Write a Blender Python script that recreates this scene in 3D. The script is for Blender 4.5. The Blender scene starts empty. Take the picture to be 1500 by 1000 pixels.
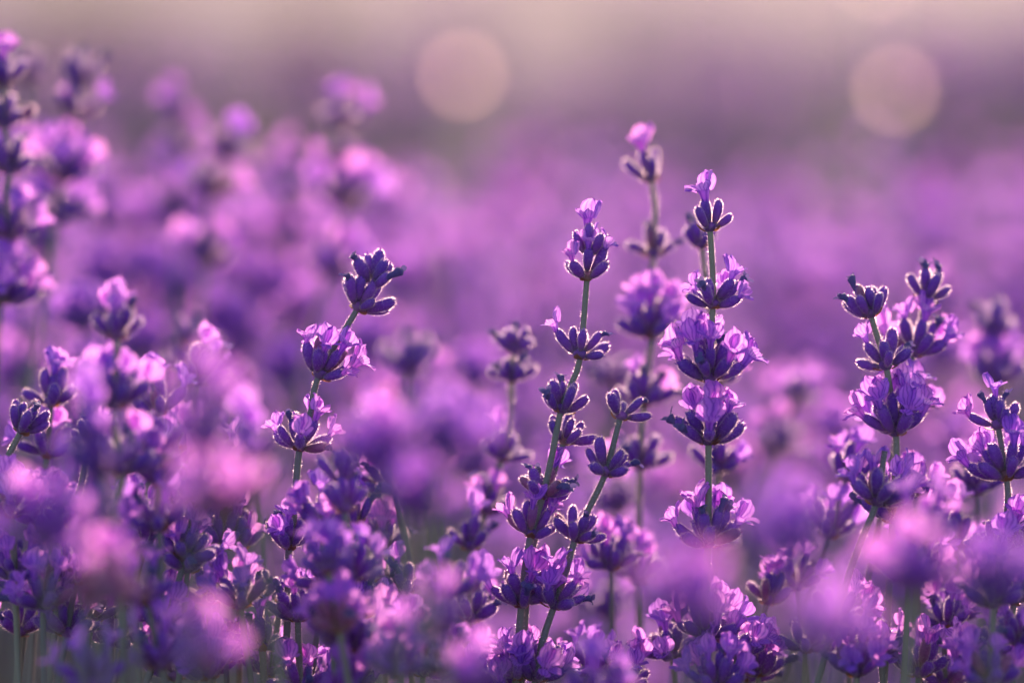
import bpy, math, random
import numpy as np
from mathutils import Vector, Matrix, Quaternion

random.seed(11)
rng = np.random.default_rng(11)
R = math.radians
scene = bpy.context.scene
COL = scene.collection

# ------------------------------------------------------------------ camera
CAM_H = 0.72                     # lens height above the soil
TILT = R(7.2)                    # looking slightly down on the row
FOC = 0.94                       # focus distance
F_MM, SENSOR, STOP = 135.0, 36.0, 4.5
PXR = 1500.0 * F_MM / SENSOR     # photo pixels per unit slope
cam_d = bpy.data.cameras.new('camera')
cam = bpy.data.objects.new('camera', cam_d)
COL.objects.link(cam)
cam.location = (0, 0, CAM_H)
cam.rotation_euler = (R(90) - TILT, 0, 0)
cam_d.lens, cam_d.sensor_width, cam_d.sensor_fit = F_MM, SENSOR, 'HORIZONTAL'
cam_d.clip_start, cam_d.clip_end = 0.02, 2000
cam_d.dof.use_dof = True
cam_d.dof.focus_distance = FOC
cam_d.dof.aperture_fstop = STOP
cam_d.dof.aperture_blades = 0
scene.camera = cam

# ------------------------------------------------------------------ light
SUN_EL, SUN_AZ = R(17), R(7)     # low sun behind the flowers
world = bpy.data.worlds.new('World')
scene.world = world
world.use_nodes = True
wn = world.node_tree
wn.nodes.clear()
sky = wn.nodes.new('ShaderNodeTexSky')
sky.sky_type = 'NISHITA'
sky.sun_disc = False
sky.sun_elevation = SUN_EL
sky.sun_rotation = SUN_AZ
sky.air_density, sky.dust_density, sky.ozone_density = 1.0, 2.0, 1.0
bg = wn.nodes.new('ShaderNodeBackground')
bg.inputs['Strength'].default_value = 0.14
wo = wn.nodes.new('ShaderNodeOutputWorld')
wn.links.new(sky.outputs[0], bg.inputs[0])
wn.links.new(bg.outputs[0], wo.inputs[0])
sun_d = bpy.data.lights.new('sun', 'SUN')
sun_d.energy, sun_d.angle, sun_d.color = 4.0, R(0.53), (1.0, 0.67, 0.62)
sun = bpy.data.objects.new('sun', sun_d)
COL.objects.link(sun)
to_sun = Vector((math.sin(SUN_AZ) * math.cos(SUN_EL), math.cos(SUN_AZ) * math.cos(SUN_EL), math.sin(SUN_EL)))
sun.rotation_euler = (-to_sun).to_track_quat('-Z', 'Y').to_euler()
sun.location = to_sun * 5

scene.view_settings.view_transform = 'Standard'
scene.view_settings.look = 'None'
scene.view_settings.exposure = 1.12
scene.view_settings.gamma = 1.0
cy = scene.cycles
cy.use_denoising = True
cy.use_adaptive_sampling = True
cy.adaptive_threshold = 0.02
cy.use_light_tree = False
cy.max_bounces, cy.diffuse_bounces, cy.transmission_bounces, cy.glossy_bounces, cy.volume_bounces = 4, 3, 4, 1, 0
cy.sample_clamp_indirect = 6.0

# ------------------------------------------------------------------ helpers
CT, ST = math.cos(TILT), math.sin(TILT)
def at(px, py, d):
    """photo pixel (1500 wide) at depth d along the lens axis -> world point"""
    x = (px - 750) / PXR * d
    u = (500 - py) / PXR * d
    return Vector((x, d * CT + u * ST, CAM_H - d * ST + u * CT))
BMAX = F_MM / STOP / 1000 * PXR / FOC
def back(b): return FOC / (1 - b / BMAX)      # depth whose blur disc is b photo pixels, behind focus
def front(b): return FOC / (1 + b / BMAX)

def tag(o, label=None, cat=None, group=None, kind=None):
    if label: o['label'] = label
    if cat: o['category'] = cat
    if group: o['group'] = group
    if kind: o['kind'] = kind
    return o

def mesh(name, verts, faces, mats, fm=None, uvs=None, smooth=True):
    me = bpy.data.meshes.new(name)
    me.from_pydata([tuple(v) for v in verts], [], [tuple(f) for f in faces])
    for m in mats: me.materials.append(m)
    if fm is not None: me.polygons.foreach_set('material_index', np.asarray(fm, dtype=np.int32))
    if smooth: me.polygons.foreach_set('use_smooth', np.ones(len(faces), dtype=bool))
    if uvs is not None:
        lay = me.uv_layers.new(name='UVMap')
        vi = np.empty(len(me.loops), dtype=np.int32)
        me.loops.foreach_get('vertex_index', vi)
        lay.data.foreach_set('uv', np.asarray(uvs, dtype=np.float32)[vi].ravel())
    me.update()
    return me

def link(name, data, parent=None, mat=None):
    o = bpy.data.objects.new(name, data)
    COL.objects.link(o)
    if parent is not None: o.parent = parent
    if mat is not None: o.matrix_basis = mat
    return o

# ------------------------------------------------------------------ materials
def newmat(name):
    m = bpy.data.materials.new(name)
    m.use_nodes = True
    nt = m.node_tree
    nt.nodes.clear()
    return m, nt, nt.nodes.new('ShaderNodeOutputMaterial')
def N(nt, t, **kw):
    n = nt.nodes.new(t)
    for k, v in kw.items(): setattr(n, k, v)
    return n
def ramp(nt, fac, stops):
    r = N(nt, 'ShaderNodeValToRGB')
    el = r.color_ramp.elements
    while len(el) < len(stops): el.new(0.5)
    for e, (p, c) in zip(el, stops):
        e.position, e.color = p, (*c, 1)
    nt.links.new(fac, r.inputs[0])
    return r.outputs[0]
def mixcol(nt, fac, a, b, mode='MIX'):
    m = N(nt, 'ShaderNodeMix', data_type='RGBA', blend_type=mode)
    for s, v in ((0, fac), (6, a), (7, b)):
        if isinstance(v, (int, float)): m.inputs[s].default_value = v
        elif isinstance(v, tuple): m.inputs[s].default_value = (*v, 1)
        else: nt.links.new(v, m.inputs[s])
    return m.outputs[2]

def calyx_material():
    m, nt, out = newmat('calyx_violet')
    uv = N(nt, 'ShaderNodeUVMap')
    sep = N(nt, 'ShaderNodeSeparateXYZ'); nt.links.new(uv.outputs[0], sep.inputs[0])
    base = ramp(nt, sep.outputs[1], [(0.0, (0.17, 0.13, 0.13)), (0.22, (0.19, 0.062, 0.29)), (0.6, (0.165, 0.032, 0.40)), (1.0, (0.19, 0.052, 0.48))])
    oi = N(nt, 'ShaderNodeObjectInfo')
    tint = ramp(nt, oi.outputs['Random'], [(0, (0.75, 0.75, 0.9)), (0.5, (1, 1, 1)), (0.93, (1.3, 1.12, 1.1)), (0.95, (1.7, 2.2, 0.5)), (1, (1.5, 1.9, 0.45))])
    col = mixcol(nt, 1.0, base, tint, 'MULTIPLY')
    tc = N(nt, 'ShaderNodeTexCoord')
    no = N(nt, 'ShaderNodeTexNoise'); no.inputs['Scale'].default_value = 900
    nt.links.new(tc.outputs['Object'], no.inputs['Vector'])
    col = mixcol(nt, 0.5, col, ramp(nt, no.outputs[0], [(0.3, (0.6, 0.6, 0.65)), (0.7, (1.5, 1.4, 1.4))]), 'MULTIPLY')
    p = N(nt, 'ShaderNodeBsdfPrincipled')
    nt.links.new(col, p.inputs['Base Color'])
    p.inputs['Roughness'].default_value = 0.75
    p.inputs['Sheen Weight'].default_value = 0.45
    p.inputs['Sheen Roughness'].default_value = 0.3
    p.inputs['Sheen Tint'].default_value = (0.95, 0.8, 1.0, 1)
    tr = N(nt, 'ShaderNodeBsdfTranslucent'); tr.inputs[0].default_value = (0.55, 0.16, 0.68, 1)
    ms = N(nt, 'ShaderNodeMixShader'); ms.inputs[0].default_value = 0.18
    nt.links.new(p.outputs[0], ms.inputs[1]); nt.links.new(tr.outputs[0], ms.inputs[2])
    nt.links.new(ms.outputs[0], out.inputs[0])
    return m

def thin_material(name, diff, trans, fac, rough=0.6, vein=None, vary=0.0, scale=6.0):
    m, nt, out = newmat(name)
    def shade(c):
        cc = N(nt, 'ShaderNodeRGB'); cc.outputs[0].default_value = (*c, 1)
        s = cc.outputs[0]
        if vein:
            uv = N(nt, 'ShaderNodeUVMap')
            w = N(nt, 'ShaderNodeTexWave', wave_type='BANDS', bands_direction='X')
            w.inputs['Scale'].default_value = scale; w.inputs['Distortion'].default_value = 4.5
            w.inputs['Detail'].default_value = 2; w.inputs['Detail Scale'].default_value = 1.5
            nt.links.new(uv.outputs[0], w.inputs['Vector'])
            k = ramp(nt, w.outputs['Fac'], [(0.0, vein), (0.42, (1, 1, 1)), (1, (1.1, 1.08, 1.05))])
            s = mixcol(nt, 1.0, s, k, 'MULTIPLY')
        if vary:
            oi = N(nt, 'ShaderNodeObjectInfo')
            k = ramp(nt, oi.outputs['Random'], [(0, (1 - vary, 1 - vary * .9, 1 - vary * .3)), (1, (1 + vary * .5, 1 + vary * .5, 1))])
            s = mixcol(nt, 1.0, s, k, 'MULTIPLY')
        return s
    d = N(nt, 'ShaderNodeBsdfPrincipled'); d.inputs['Roughness'].default_value = rough
    d.inputs['Specular IOR Level'].default_value = 0.12
    d.inputs['Sheen Weight'].default_value = 0.04
    nt.links.new(shade(diff), d.inputs['Base Color'])
    t = N(nt, 'ShaderNodeBsdfTranslucent'); nt.links.new(shade(trans), t.inputs[0])
    ms = N(nt, 'ShaderNodeMixShader'); ms.inputs[0].default_value = fac
    nt.links.new(d.outputs[0], ms.inputs[1]); nt.links.new(t.outputs[0], ms.inputs[2])
    nt.links.new(ms.outputs[0], out.inputs[0])
    return m

M_CALYX = calyx_material()
M_FLORET = thin_material('floret_lilac', (0.36, 0.11, 0.92), (0.89, 0.375, 0.88), 0.57, vein=(0.62, 0.5, 0.78), vary=0.25, scale=1.25)
M_WITHER = thin_material('withered_blue', (0.13, 0.10, 0.30), (0.25, 0.17, 0.42), 0.3, vein=(0.5, 0.5, 0.7), vary=0.25)
def hair_material():
    # fine glassy hairs: they pass light on forwards, so they flare only against the sun
    m, nt, out = newmat('pale_hair')
    r = N(nt, 'ShaderNodeBsdfRefraction', distribution='GGX')
    r.inputs['Color'].default_value = (1.0, 0.80, 0.86, 1); r.inputs['Roughness'].default_value = 0.62; r.inputs['IOR'].default_value = 1.7
    t = N(nt, 'ShaderNodeBsdfTranslucent'); t.inputs[0].default_value = (0.9, 0.76, 0.85, 1)
    ms = N(nt, 'ShaderNodeMixShader'); ms.inputs[0].default_value = 0.35
    nt.links.new(r.outputs[0], ms.inputs[1]); nt.links.new(t.outputs[0], ms.inputs[2]); nt.links.new(ms.outputs[0], out.inputs[0])
    return m
M_HAIR = hair_material()
M_BRACT = thin_material('dry_bract', (0.24, 0.11, 0.07), (0.60, 0.24, 0.10), 0.45, vary=0.3)
M_STEM = thin_material('stem_green', (0.24, 0.23, 0.205), (0.34, 0.33, 0.25), 0.2, vary=0.2)
M_LEAF = thin_material('leaf_greygreen', (0.13, 0.15, 0.10), (0.20, 0.22, 0.10), 0.35, vary=0.2)

def soil_material():
    m, nt, out = newmat('dry_soil')
    tc = N(nt, 'ShaderNodeTexCoord')
    n1 = N(nt, 'ShaderNodeTexNoise'); n1.inputs['Scale'].default_value = 0.35; n1.inputs['Detail'].default_value = 5
    n2 = N(nt, 'ShaderNodeTexNoise'); n2.inputs['Scale'].default_value = 18; n2.inputs['Detail'].default_value = 8
    for n in (n1, n2): nt.links.new(tc.outputs['Object'], n.inputs['Vector'])
    a = ramp(nt, n1.outputs[0], [(0.3, (0.036, 0.027, 0.035)), (0.52, (0.066, 0.052, 0.068)), (0.72, (0.11, 0.09, 0.115))])
    col = mixcol(nt, 0.6, a, ramp(nt, n2.outputs[0], [(0.3, (0.55, 0.55, 0.55)), (0.7, (1.25, 1.22, 1.18))]), 'MULTIPLY')
    p = N(nt, 'ShaderNodeBsdfPrincipled'); p.inputs['Roughness'].default_value = 0.95; p.inputs['Specular IOR Level'].default_value = 0.1
    nt.links.new(col, p.inputs['Base Color'])
    b = N(nt, 'ShaderNodeBump'); b.inputs['Strength'].default_value = 0.6; b.inputs['Distance'].default_value = 0.03
    nt.links.new(n2.outputs[0], b.inputs['Height']); nt.links.new(b.outputs[0], p.inputs['Normal'])
    nt.links.new(p.outputs[0], out.inputs[0])
    return m
def metal_material():
    m, nt, out = newmat('polished_metal')
    p = N(nt, 'ShaderNodeBsdfPrincipled')
    no = N(nt, 'ShaderNodeTexNoise'); no.inputs['Scale'].default_value = 60
    nt.links.new(ramp(nt, no.outputs[0], [(0.3, (0.72, 0.68, 0.64)), (0.7, (0.85, 0.80, 0.76))]), p.inputs['Base Color'])
    p.inputs['Metallic'].default_value = 1.0; p.inputs['Roughness'].default_value = 0.42
    nt.links.new(p.outputs[0], out.inputs[0])
    return m
M_SOIL, M_METAL = soil_material(), metal_material()

# ------------------------------------------------------------------ flower pieces (metres, z = own axis, x = towards the spike's tip)
MM = 0.001
def frame(axis, hint):
    z = axis.normalized()
    x = hint - z * hint.dot(z)
    if x.length < 1e-5: x = Vector((1, 0, 0)) - z * z.x
    x.normalize()
    y = z.cross(x)
    return Matrix((x, y, z)).transposed()

def add_hairs(V, F, FM, UV, pts, nrm, seg_of, idx, n, length, width):
    """n fine tapered hairs standing on sampled surface points"""
    seg = seg_of
    rows = len(pts) // seg
    for _ in range(n):
        r, c = random.uniform(0, rows - 1.001), random.uniform(0, seg)
        r0, c0 = int(r), int(c) % seg
        fr, fc = r - r0, c - int(c)
        i00, i01, i10, i11 = r0 * seg + c0, r0 * seg + (c0 + 1) % seg, (r0 + 1) * seg + c0, (r0 + 1) * seg + (c0 + 1) % seg
        p = pts[i00].lerp(pts[i01], fc).lerp(pts[i10].lerp(pts[i11], fc), fr)
        nn = nrm[i00].lerp(nrm[i01], fc).lerp(nrm[i10].lerp(nrm[i11], fc), fr).normalized()
        d = (nn + Vector((random.gauss(0, .45), random.gauss(0, .45), random.gauss(0.25, .45)))).normalized()
        s = d.cross(Vector((random.gauss(0, 1), random.gauss(0, 1), random.gauss(0, 1)))).normalized() * width * .5
        L = length * random.uniform(.55, 1.25)
        b = len(V)
        V += [p - s - nn * .05 * MM, p + s - nn * .05 * MM, p + d * L]
        UV += [(0, .5), (0, .5), (0, .5)]
        F.append((b, b + 1, b + 2)); FM.append(idx)

def calyx_geo(seed, hairs=1000, seg=10, rings=9, length=7.2, rad=1.42):
    random.seed(seed)
    V, F, FM, UV, pts, nrm = [], [], [], [], [], []
    L, Rr = length * random.uniform(.88, 1.1) * MM, rad * random.uniform(.88, 1.1) * MM
    prof = [(0, .30), (.07, .52), (.2, .74), (.38, .92), (.58, 1.0), (.76, .98), (.88, .86), (.96, .6), (1.0, .22)]
    if rings < 9: prof = prof[::2]
    bend = random.uniform(-.2, .9) * MM
    for i, (t, r) in enumerate(prof):
        for s in range(seg):
            a = 2 * math.pi * s / seg
            rr = Rr * r * (1 + (.07 if s % 2 else -.05) * min(1, t * 4)) * random.uniform(.97, 1.03)
            p = Vector((rr * math.cos(a) + bend * t * t, rr * math.sin(a) * .94, L * t))
            if i >= len(prof) - 2: p.z += random.uniform(-.15, .25) * MM
            V.append(p); UV.append((s / seg, t))
            pts.append(p); nrm.append(Vector((math.cos(a), math.sin(a), .25 if t < .8 else 1.0)).normalized())
    for i in range(len(prof) - 1):
        for s in range(seg):
            F.append((i * seg + s, i * seg + (s + 1) % seg, (i + 1) * seg + (s + 1) % seg, (i + 1) * seg + s)); FM.append(0)
    F.append(tuple((len(prof) - 1) * seg + s for s in range(seg))); FM.append(0)
    # four little teeth at the mouth
    for k in range(4):
        a = 2 * math.pi * (k + random.random() * .5) / 4
        c = Vector((.62 * Rr * math.cos(a) + bend, .62 * Rr * math.sin(a), L * .95))
        o = Vector((math.cos(a), math.sin(a), 0)); s = Vector((-o.y, o.x, 0)) * .45 * MM
        b = len(V)
        V += [c - s, c + s, c + Vector((0, 0, 1.0 * MM * random.uniform(.6, 1.2))) + o * .35 * MM]
        UV += [(0, 1)] * 3; F.append((b, b + 1, b + 2)); FM.append(0)
    add_hairs(V, F, FM, UV, pts, nrm, seg, 1, hairs, .68 * MM, .042 * MM)
    return V, F, FM, UV, L

def petal(V, F, FM, UV, base, out_dir, L, W, b0, b1, cup, rip, idx, nu=6, nv=5):
    """thin crumpled lobe leaving base along z and bending towards out_dir"""
    side = Vector((0, 0, 1)).cross(out_dir).normalized()
    start = len(V)
    pos = base.copy()
    ph = random.uniform(0, 6.28)
    for i in range(nu + 1):
        u = i / nu
        ang = b0 + b1 * u
        d = Vector((0, 0, 1)) * math.cos(ang) + out_dir * math.sin(ang)
        nn = d.cross(side)
        if i: pos = pos + d * (L / nu)
        w = W * .5 * (.42 + .75 * math.sin(math.pi * min(1, .12 + .72 * u)) ** 1.2) * (1 if u < .8 else math.sqrt(max(.12, 1 - ((u - .8) / .205) ** 2)) * .5 + .5 if u < 1 else .42)
        for j in range(nv):
            v = -1 + 2 * j / (nv - 1)
            off = cup * W * (v * v) + rip * W * (math.sin(3.4 * v + ph + 2.2 * u) + .8 * math.sin(8.2 * v + 2 * ph)) * u + random.gauss(0, .025) * W * u
            V.append(pos + side * (v * w) + nn * off + d * (-.10 * L * v * v * u))
            UV.append((v * .5 + .5, u))
    for i in range(nu):
        for j in range(nv - 1):
            a = start + i * nv + j
            F.append((a, a + 1, a + nv + 1, a + nv)); FM.append(idx)

def floret_geo(seed, lod=0):
    random.seed(seed)
    V, F, FM, UV = [], [], [], []
    seg, L = (8 if lod == 0 else 5), random.uniform(3.2, 5.0) * MM
    rings = [(0, .75), (.35, .85), (.7, 1.1), (1, 1.55)]
    bx = random.uniform(-.3, .8) * MM
    for t, r in rings:
        for s in range(seg):
            a = 2 * math.pi * s / seg
            V.append(Vector((r * MM * math.cos(a) + bx * t * t, r * MM * math.sin(a), L * t)))
            UV.append((s / seg, .15 * t))
    for i in range(len(rings) - 1):
        for s in range(seg):
            F.append((i * seg + s, i * seg + (s + 1) % seg, (i + 1) * seg + (s + 1) % seg, (i + 1) * seg + s)); FM.append(0)
    nu, nv = ((7, 8) if lod == 0 else (3, 3))
    open_ = random.uniform(.65, 1.1)
    for a, up in ((.42, 1), (-.42, 1), (2.05, 0), (math.pi, 0), (-2.05, 0)):
        a += random.gauss(0, .12)
        o = Vector((math.cos(a), math.sin(a), 0))
        base = Vector((1.25 * MM * o.x + bx, 1.25 * MM * o.y, L * .93))
        if up: petal(V, F, FM, UV, base, o, random.uniform(4.6, 6.2) * MM, random.uniform(4.2, 5.4) * MM, random.uniform(-.05, .35) * open_, random.uniform(.2, 1.0) * open_, random.uniform(-.16, .1), random.uniform(.06, .13), 0, nu, nv)
        else: petal(V, F, FM, UV, base, o, random.uniform(3.2, 4.6) * MM, random.uniform(2.6, 3.4) * MM, random.uniform(.45, .9) * open_, random.uniform(.5, 1.2) * open_, random.uniform(-.15, .18), random.uniform(.03, .1), 0, nu, nv)
    return V, F, FM, UV

def wither_geo(seed, hairs=30):
    """shrivelled blue-grey floret: short tube with a few curled tips"""
    random.seed(seed)
    V, F, FM, UV, pts, nrm = [], [], [], [], [], []
    seg, L = 7, random.uniform(2.6, 4.2) * MM
    bx, by = random.gauss(0, .7) * MM, random.gauss(0, .7) * MM
    prof = [(0, .8), (.3, .72), (.6, .92), (.85, 1.2), (1, .7)]
    for t, r in prof:
        for s in range(seg):
            a = 2 * math.pi * s / seg
            rr = r * MM * random.uniform(.8, 1.2)
            p = Vector((rr * math.cos(a) + bx * t * t, rr * math.sin(a) + by * t * t, L * t))
            V.append(p); UV.append((s / seg, t)); pts.append(p); nrm.append(Vector((math.cos(a), math.sin(a), .3)).normalized())
    for i in range(len(prof) - 1):
        for s in range(seg):
            F.append((i * seg + s, i * seg + (s + 1) % seg, (i + 1) * seg + (s + 1) % seg, (i + 1) * seg + s)); FM.append(0)
    F.append(tuple((len(prof) - 1) * seg + s for s in range(seg))); FM.append(0)
    for k in range(random.randint(2, 4)):
        a = random.uniform(0, 6.28)
        o = Vector((math.cos(a), math.sin(a), 0))
        petal(V, F, FM, UV, Vector((bx + .6 * MM * o.x, by + .6 * MM * o.y, L * .8)), o, random.uniform(1.5, 2.8) * MM, random.uniform(1.0, 1.7) * MM, random.uniform(.1, .9), random.uniform(.2, 1.5), .2, .12, 0, 4, 3)
    add_hairs(V, F, FM, UV, pts, nrm, seg, 1, hairs, .4 * MM, .06 * MM)
    return V, F, FM, UV

def bract_geo(seed):
    random.seed(seed)
    V, F, FM, UV = [], [], [], []
    L, W = random.uniform(2.6, 4.2) * MM, random.uniform(2.4, 3.4) * MM
    for i in range(5):
        u = i / 4
        w = W * .5 * (math.sin(math.pi * (.18 + .8 * u)) ** .9 if i < 4 else .06)
        for j in range(3):
            v = j - 1
            V.append(Vector((.5 * MM * u * u - .35 * MM * abs(v), v * w, L * u))); UV.append((v * .5 + .5, u))
    for i in range(4):
        for j in range(2):
            a = i * 3 + j
            F.append((a, a + 1, a + 4, a + 3)); FM.append(0)
    return V, F, FM, UV

def node_geo(seed):
    """the small green-violet cushion where a ring of calyces leaves the stem"""
    random.seed(seed)
    V, F, FM, UV = [], [], [], []
    seg = 10
    prof = [(-1.2, .95), (-.5, 1.7), (.3, 2.2), (1.1, 1.9), (1.9, 1.05)]
    for t, (z, r) in enumerate(prof):
        for s in range(seg):
            a = 2 * math.pi * s / seg
            rr = r * MM * random.uniform(.88, 1.12)
            V.append(Vector((rr * math.cos(a), rr * math.sin(a), z * MM))); UV.append((s / seg, .05 + .08 * t))
    for i in range(len(prof) - 1):
        for s in range(seg):
            F.append((i * seg + s, i * seg + (s + 1) % seg, (i + 1) * seg + (s + 1) % seg, (i + 1) * seg + s)); FM.append(0)
    return V, F, FM, UV

CALYX, CALYX_L = [], []
for k in range(7):
    V, F, FM, UV, L = calyx_geo(100 + k)
    CALYX.append(mesh('calyx', V, F, [M_CALYX, M_HAIR], FM, UV)); CALYX_L.append(L)
FLORET = [mesh('floret', *(lambda g: (g[0], g[1], [M_FLORET], g[2], g[3]))(floret_geo(200 + k))) for k in range(9)]
WITHER = [mesh('withered_floret', *(lambda g: (g[0], g[1], [M_WITHER, M_HAIR], g[2], g[3]))(wither_geo(300 + k))) for k in range(6)]
BRACT = [mesh('bract', *(lambda g: (g[0], g[1], [M_BRACT], g[2], g[3]))(bract_geo(400 + k))) for k in range(4)]
NODE = [mesh('whorl', *(lambda g: (g[0], g[1], [M_CALYX], g[2], g[3]))(node_geo(500 + k))) for k in range(3)]

def whorl_layout(n, n_open, n_dry, tiers, rnd, tip=False, wide=1.0):
    """-> list of (kind, index, matrix) in whorl space, z along the stem"""
    out, slots = [], []
    for ti in range(tiers):
        z0 = ti * 7.0 * MM
        nn = n if ti == 0 else max(4, int(n * .6))
        ring = [(max(3, int(nn * .6)), R(24), 1.9), (max(2, nn - int(nn * .6)), R(56), 1.2)]
        for ri, (cnt, el, rad) in enumerate(ring):
            a0 = rnd.uniform(0, 6.28)
            for k in range(cnt):
                a = a0 + 2 * math.pi * (k + rnd.uniform(-.22, .22)) / cnt
                e = el + rnd.gauss(R(6), R(9)) + (R(10) if tip else 0) + (R(8) if ti else 0)
                e = min(R(84), max(R(5), e)) / (wide if ri == 0 else 1)
                r_ = Vector((math.cos(a), math.sin(a), 0))
                ax = r_ * math.cos(e) + Vector((0, 0, math.sin(e)))
                pos = r_ * rad * MM * (.8 if ti else 1) + Vector((0, 0, z0 + (1.2 if ri else 0) * MM + rnd.uniform(-.4, .6) * MM))
                slots.append((pos, ax))
    if tip:
        slots.append((Vector((0, 0, (tiers - 1) * 7 * MM + 1.5 * MM)), Vector((rnd.gauss(0, .15), rnd.gauss(0, .15), 1)).normalized()))
    order = list(range(len(slots))); rnd.shuffle(order)
    if tip and n_open: order.remove(len(slots) - 1); order.insert(0, len(slots) - 1)
    n_more = n_open if n_open < 2 else int(round(n_open * 1.2))
    kinds = {}
    for q, i in enumerate(order):
        kinds[i] = 'open' if q < n_more else ('dry' if q < n_more + n_dry else 'bud')
    for i, (pos, ax) in enumerate(slots):
        if kinds[i] == 'bud' and not tip and rnd.random() < .12: continue          # gaps where a bud has dropped
        ci = rnd.randrange(len(CALYX))
        sc = rnd.uniform(.9, 1.16)
        m3 = frame(ax, Vector((0, 0, 1)))
        roll = Matrix.Rotation(rnd.uniform(-.4, .4), 3, 'Z')
        M = Matrix.Translation(pos) @ (m3 @ roll).to_4x4() @ Matrix.Scale(sc, 4)
        out.append(('calyx', ci, M))
        tipp = pos + ax * (CALYX_L[ci] * sc * .86)
        if kinds[i] == 'open':
            ax2 = (ax + Vector((0, 0, .75)) + Vector((rnd.gauss(0, .12), rnd.gauss(0, .12), 0))).normalized()
            out.append(('floret', rnd.randrange(len(FLORET)), Matrix.Translation(tipp) @ (frame(ax2, Vector((0, 0, 1))) @ Matrix.Rotation(rnd.uniform(-.6, .6), 3, 'Z')).to_4x4() @ Matrix.Scale(rnd.uniform(.78, 1.02) * ((1.4 if n_open == 1 else 1.12) if tip and i == len(slots) - 1 else 1), 4)))
        elif kinds[i] == 'dry':
            out.append(('withered_floret', rnd.randrange(len(WITHER)), Matrix.Translation(tipp) @ (frame(ax, Vector((0, 0, 1))) @ Matrix.Rotation(rnd.uniform(0, 6), 3, 'Z')).to_4x4() @ Matrix.Scale(rnd.uniform(.8, 1.15), 4)))
    for k in range(2):
        a = rnd.uniform(0, 6.28) if k == 0 else a + math.pi + rnd.gauss(0, .3)
        e = rnd.uniform(R(5), R(45))
        r_ = Vector((math.cos(a), math.sin(a), 0))
        ax = r_ * math.cos(e) + Vector((0, 0, math.sin(e)))
        out.append(('bract', rnd.randrange(len(BRACT)), Matrix.Translation(r_ * 1.2 * MM - Vector((0, 0, .9 * MM))) @ frame(ax, Vector((0, 0, 1))).to_4x4()))
    return out
POOL = {'calyx': CALYX, 'floret': FLORET, 'withered_floret': WITHER, 'bract': BRACT}

# lighter joined whorls for spikes that the lens blurs until single calyces melt together
def np_mesh_parts(me):
    nv = len(me.vertices); co = np.empty(nv * 3, dtype=np.float32); me.vertices.foreach_get('co', co)
    return co.reshape(-1, 3)
def join(name, pieces, mats):
    """pieces: (verts Nx3, faces list, material list, uv list, matrix)"""
    V, F, FM, UV = [], [], [], []
    for v, f, fm, uv, M in pieces:
        b = len(V)
        V += [M @ p for p in v]; F += [tuple(b + i for i in q) for q in f]; FM += list(fm); UV += list(uv)
    return mesh(name, V, F, mats, FM, UV)
LITE_MATS = [M_CALYX, M_HAIR, M_FLORET, M_WITHER, M_BRACT]
def remap(g, table):
    return (g[0], g[1], [table[i] for i in g[2]], g[3])
def lite_sets():
    cal = [remap(calyx_geo(600 + k, hairs=170, seg=7, rings=5)[:4], {0: 0, 1: 1}) for k in range(4)]
    flo = [remap(floret_geo(620 + k, lod=1), {0: 2}) for k in range(6)]
    wit = [remap(wither_geo(640 + k, hairs=8), {0: 3, 1: 1}) for k in range(3)]
    bra = [remap(bract_geo(660 + k), {0: 4}) for k in range(3)]
    nod = [remap(node_geo(680), {0: 0})]
    return {'calyx': cal, 'floret': flo, 'withered_floret': wit, 'bract': bra, 'node': nod}
LS = lite_sets()
def lite_whorl(seed, n, n_open, n_dry, tiers=1, tip=False):
    rnd = random.Random(seed)
    pcs = [(*LS['node'][0], Matrix.Identity(4))]
    for kind, i, M in whorl_layout(n, n_open, n_dry, tiers, rnd, tip):
        pcs.append((*LS[kind][i % len(LS[kind])], M))
    return join('whorl', pcs, LITE_MATS)
LITE = {'bud': [lite_whorl(700 + k, 9 + k % 3, 0, 2) for k in range(4)],
        'some': [lite_whorl(720 + k, 10 + k % 3, 3, 2) for k in range(5)],
        'full': [lite_whorl(740 + k, 12 + k % 3, 7, 1) for k in range(5)],
        'tipbud': [lite_whorl(760 + k, 7, 0, 2, 2, True) for k in range(3)],
        'tipopen': [lite_whorl(780 + k, 7, 3, 1, 2, True) for k in range(3)]}

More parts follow.
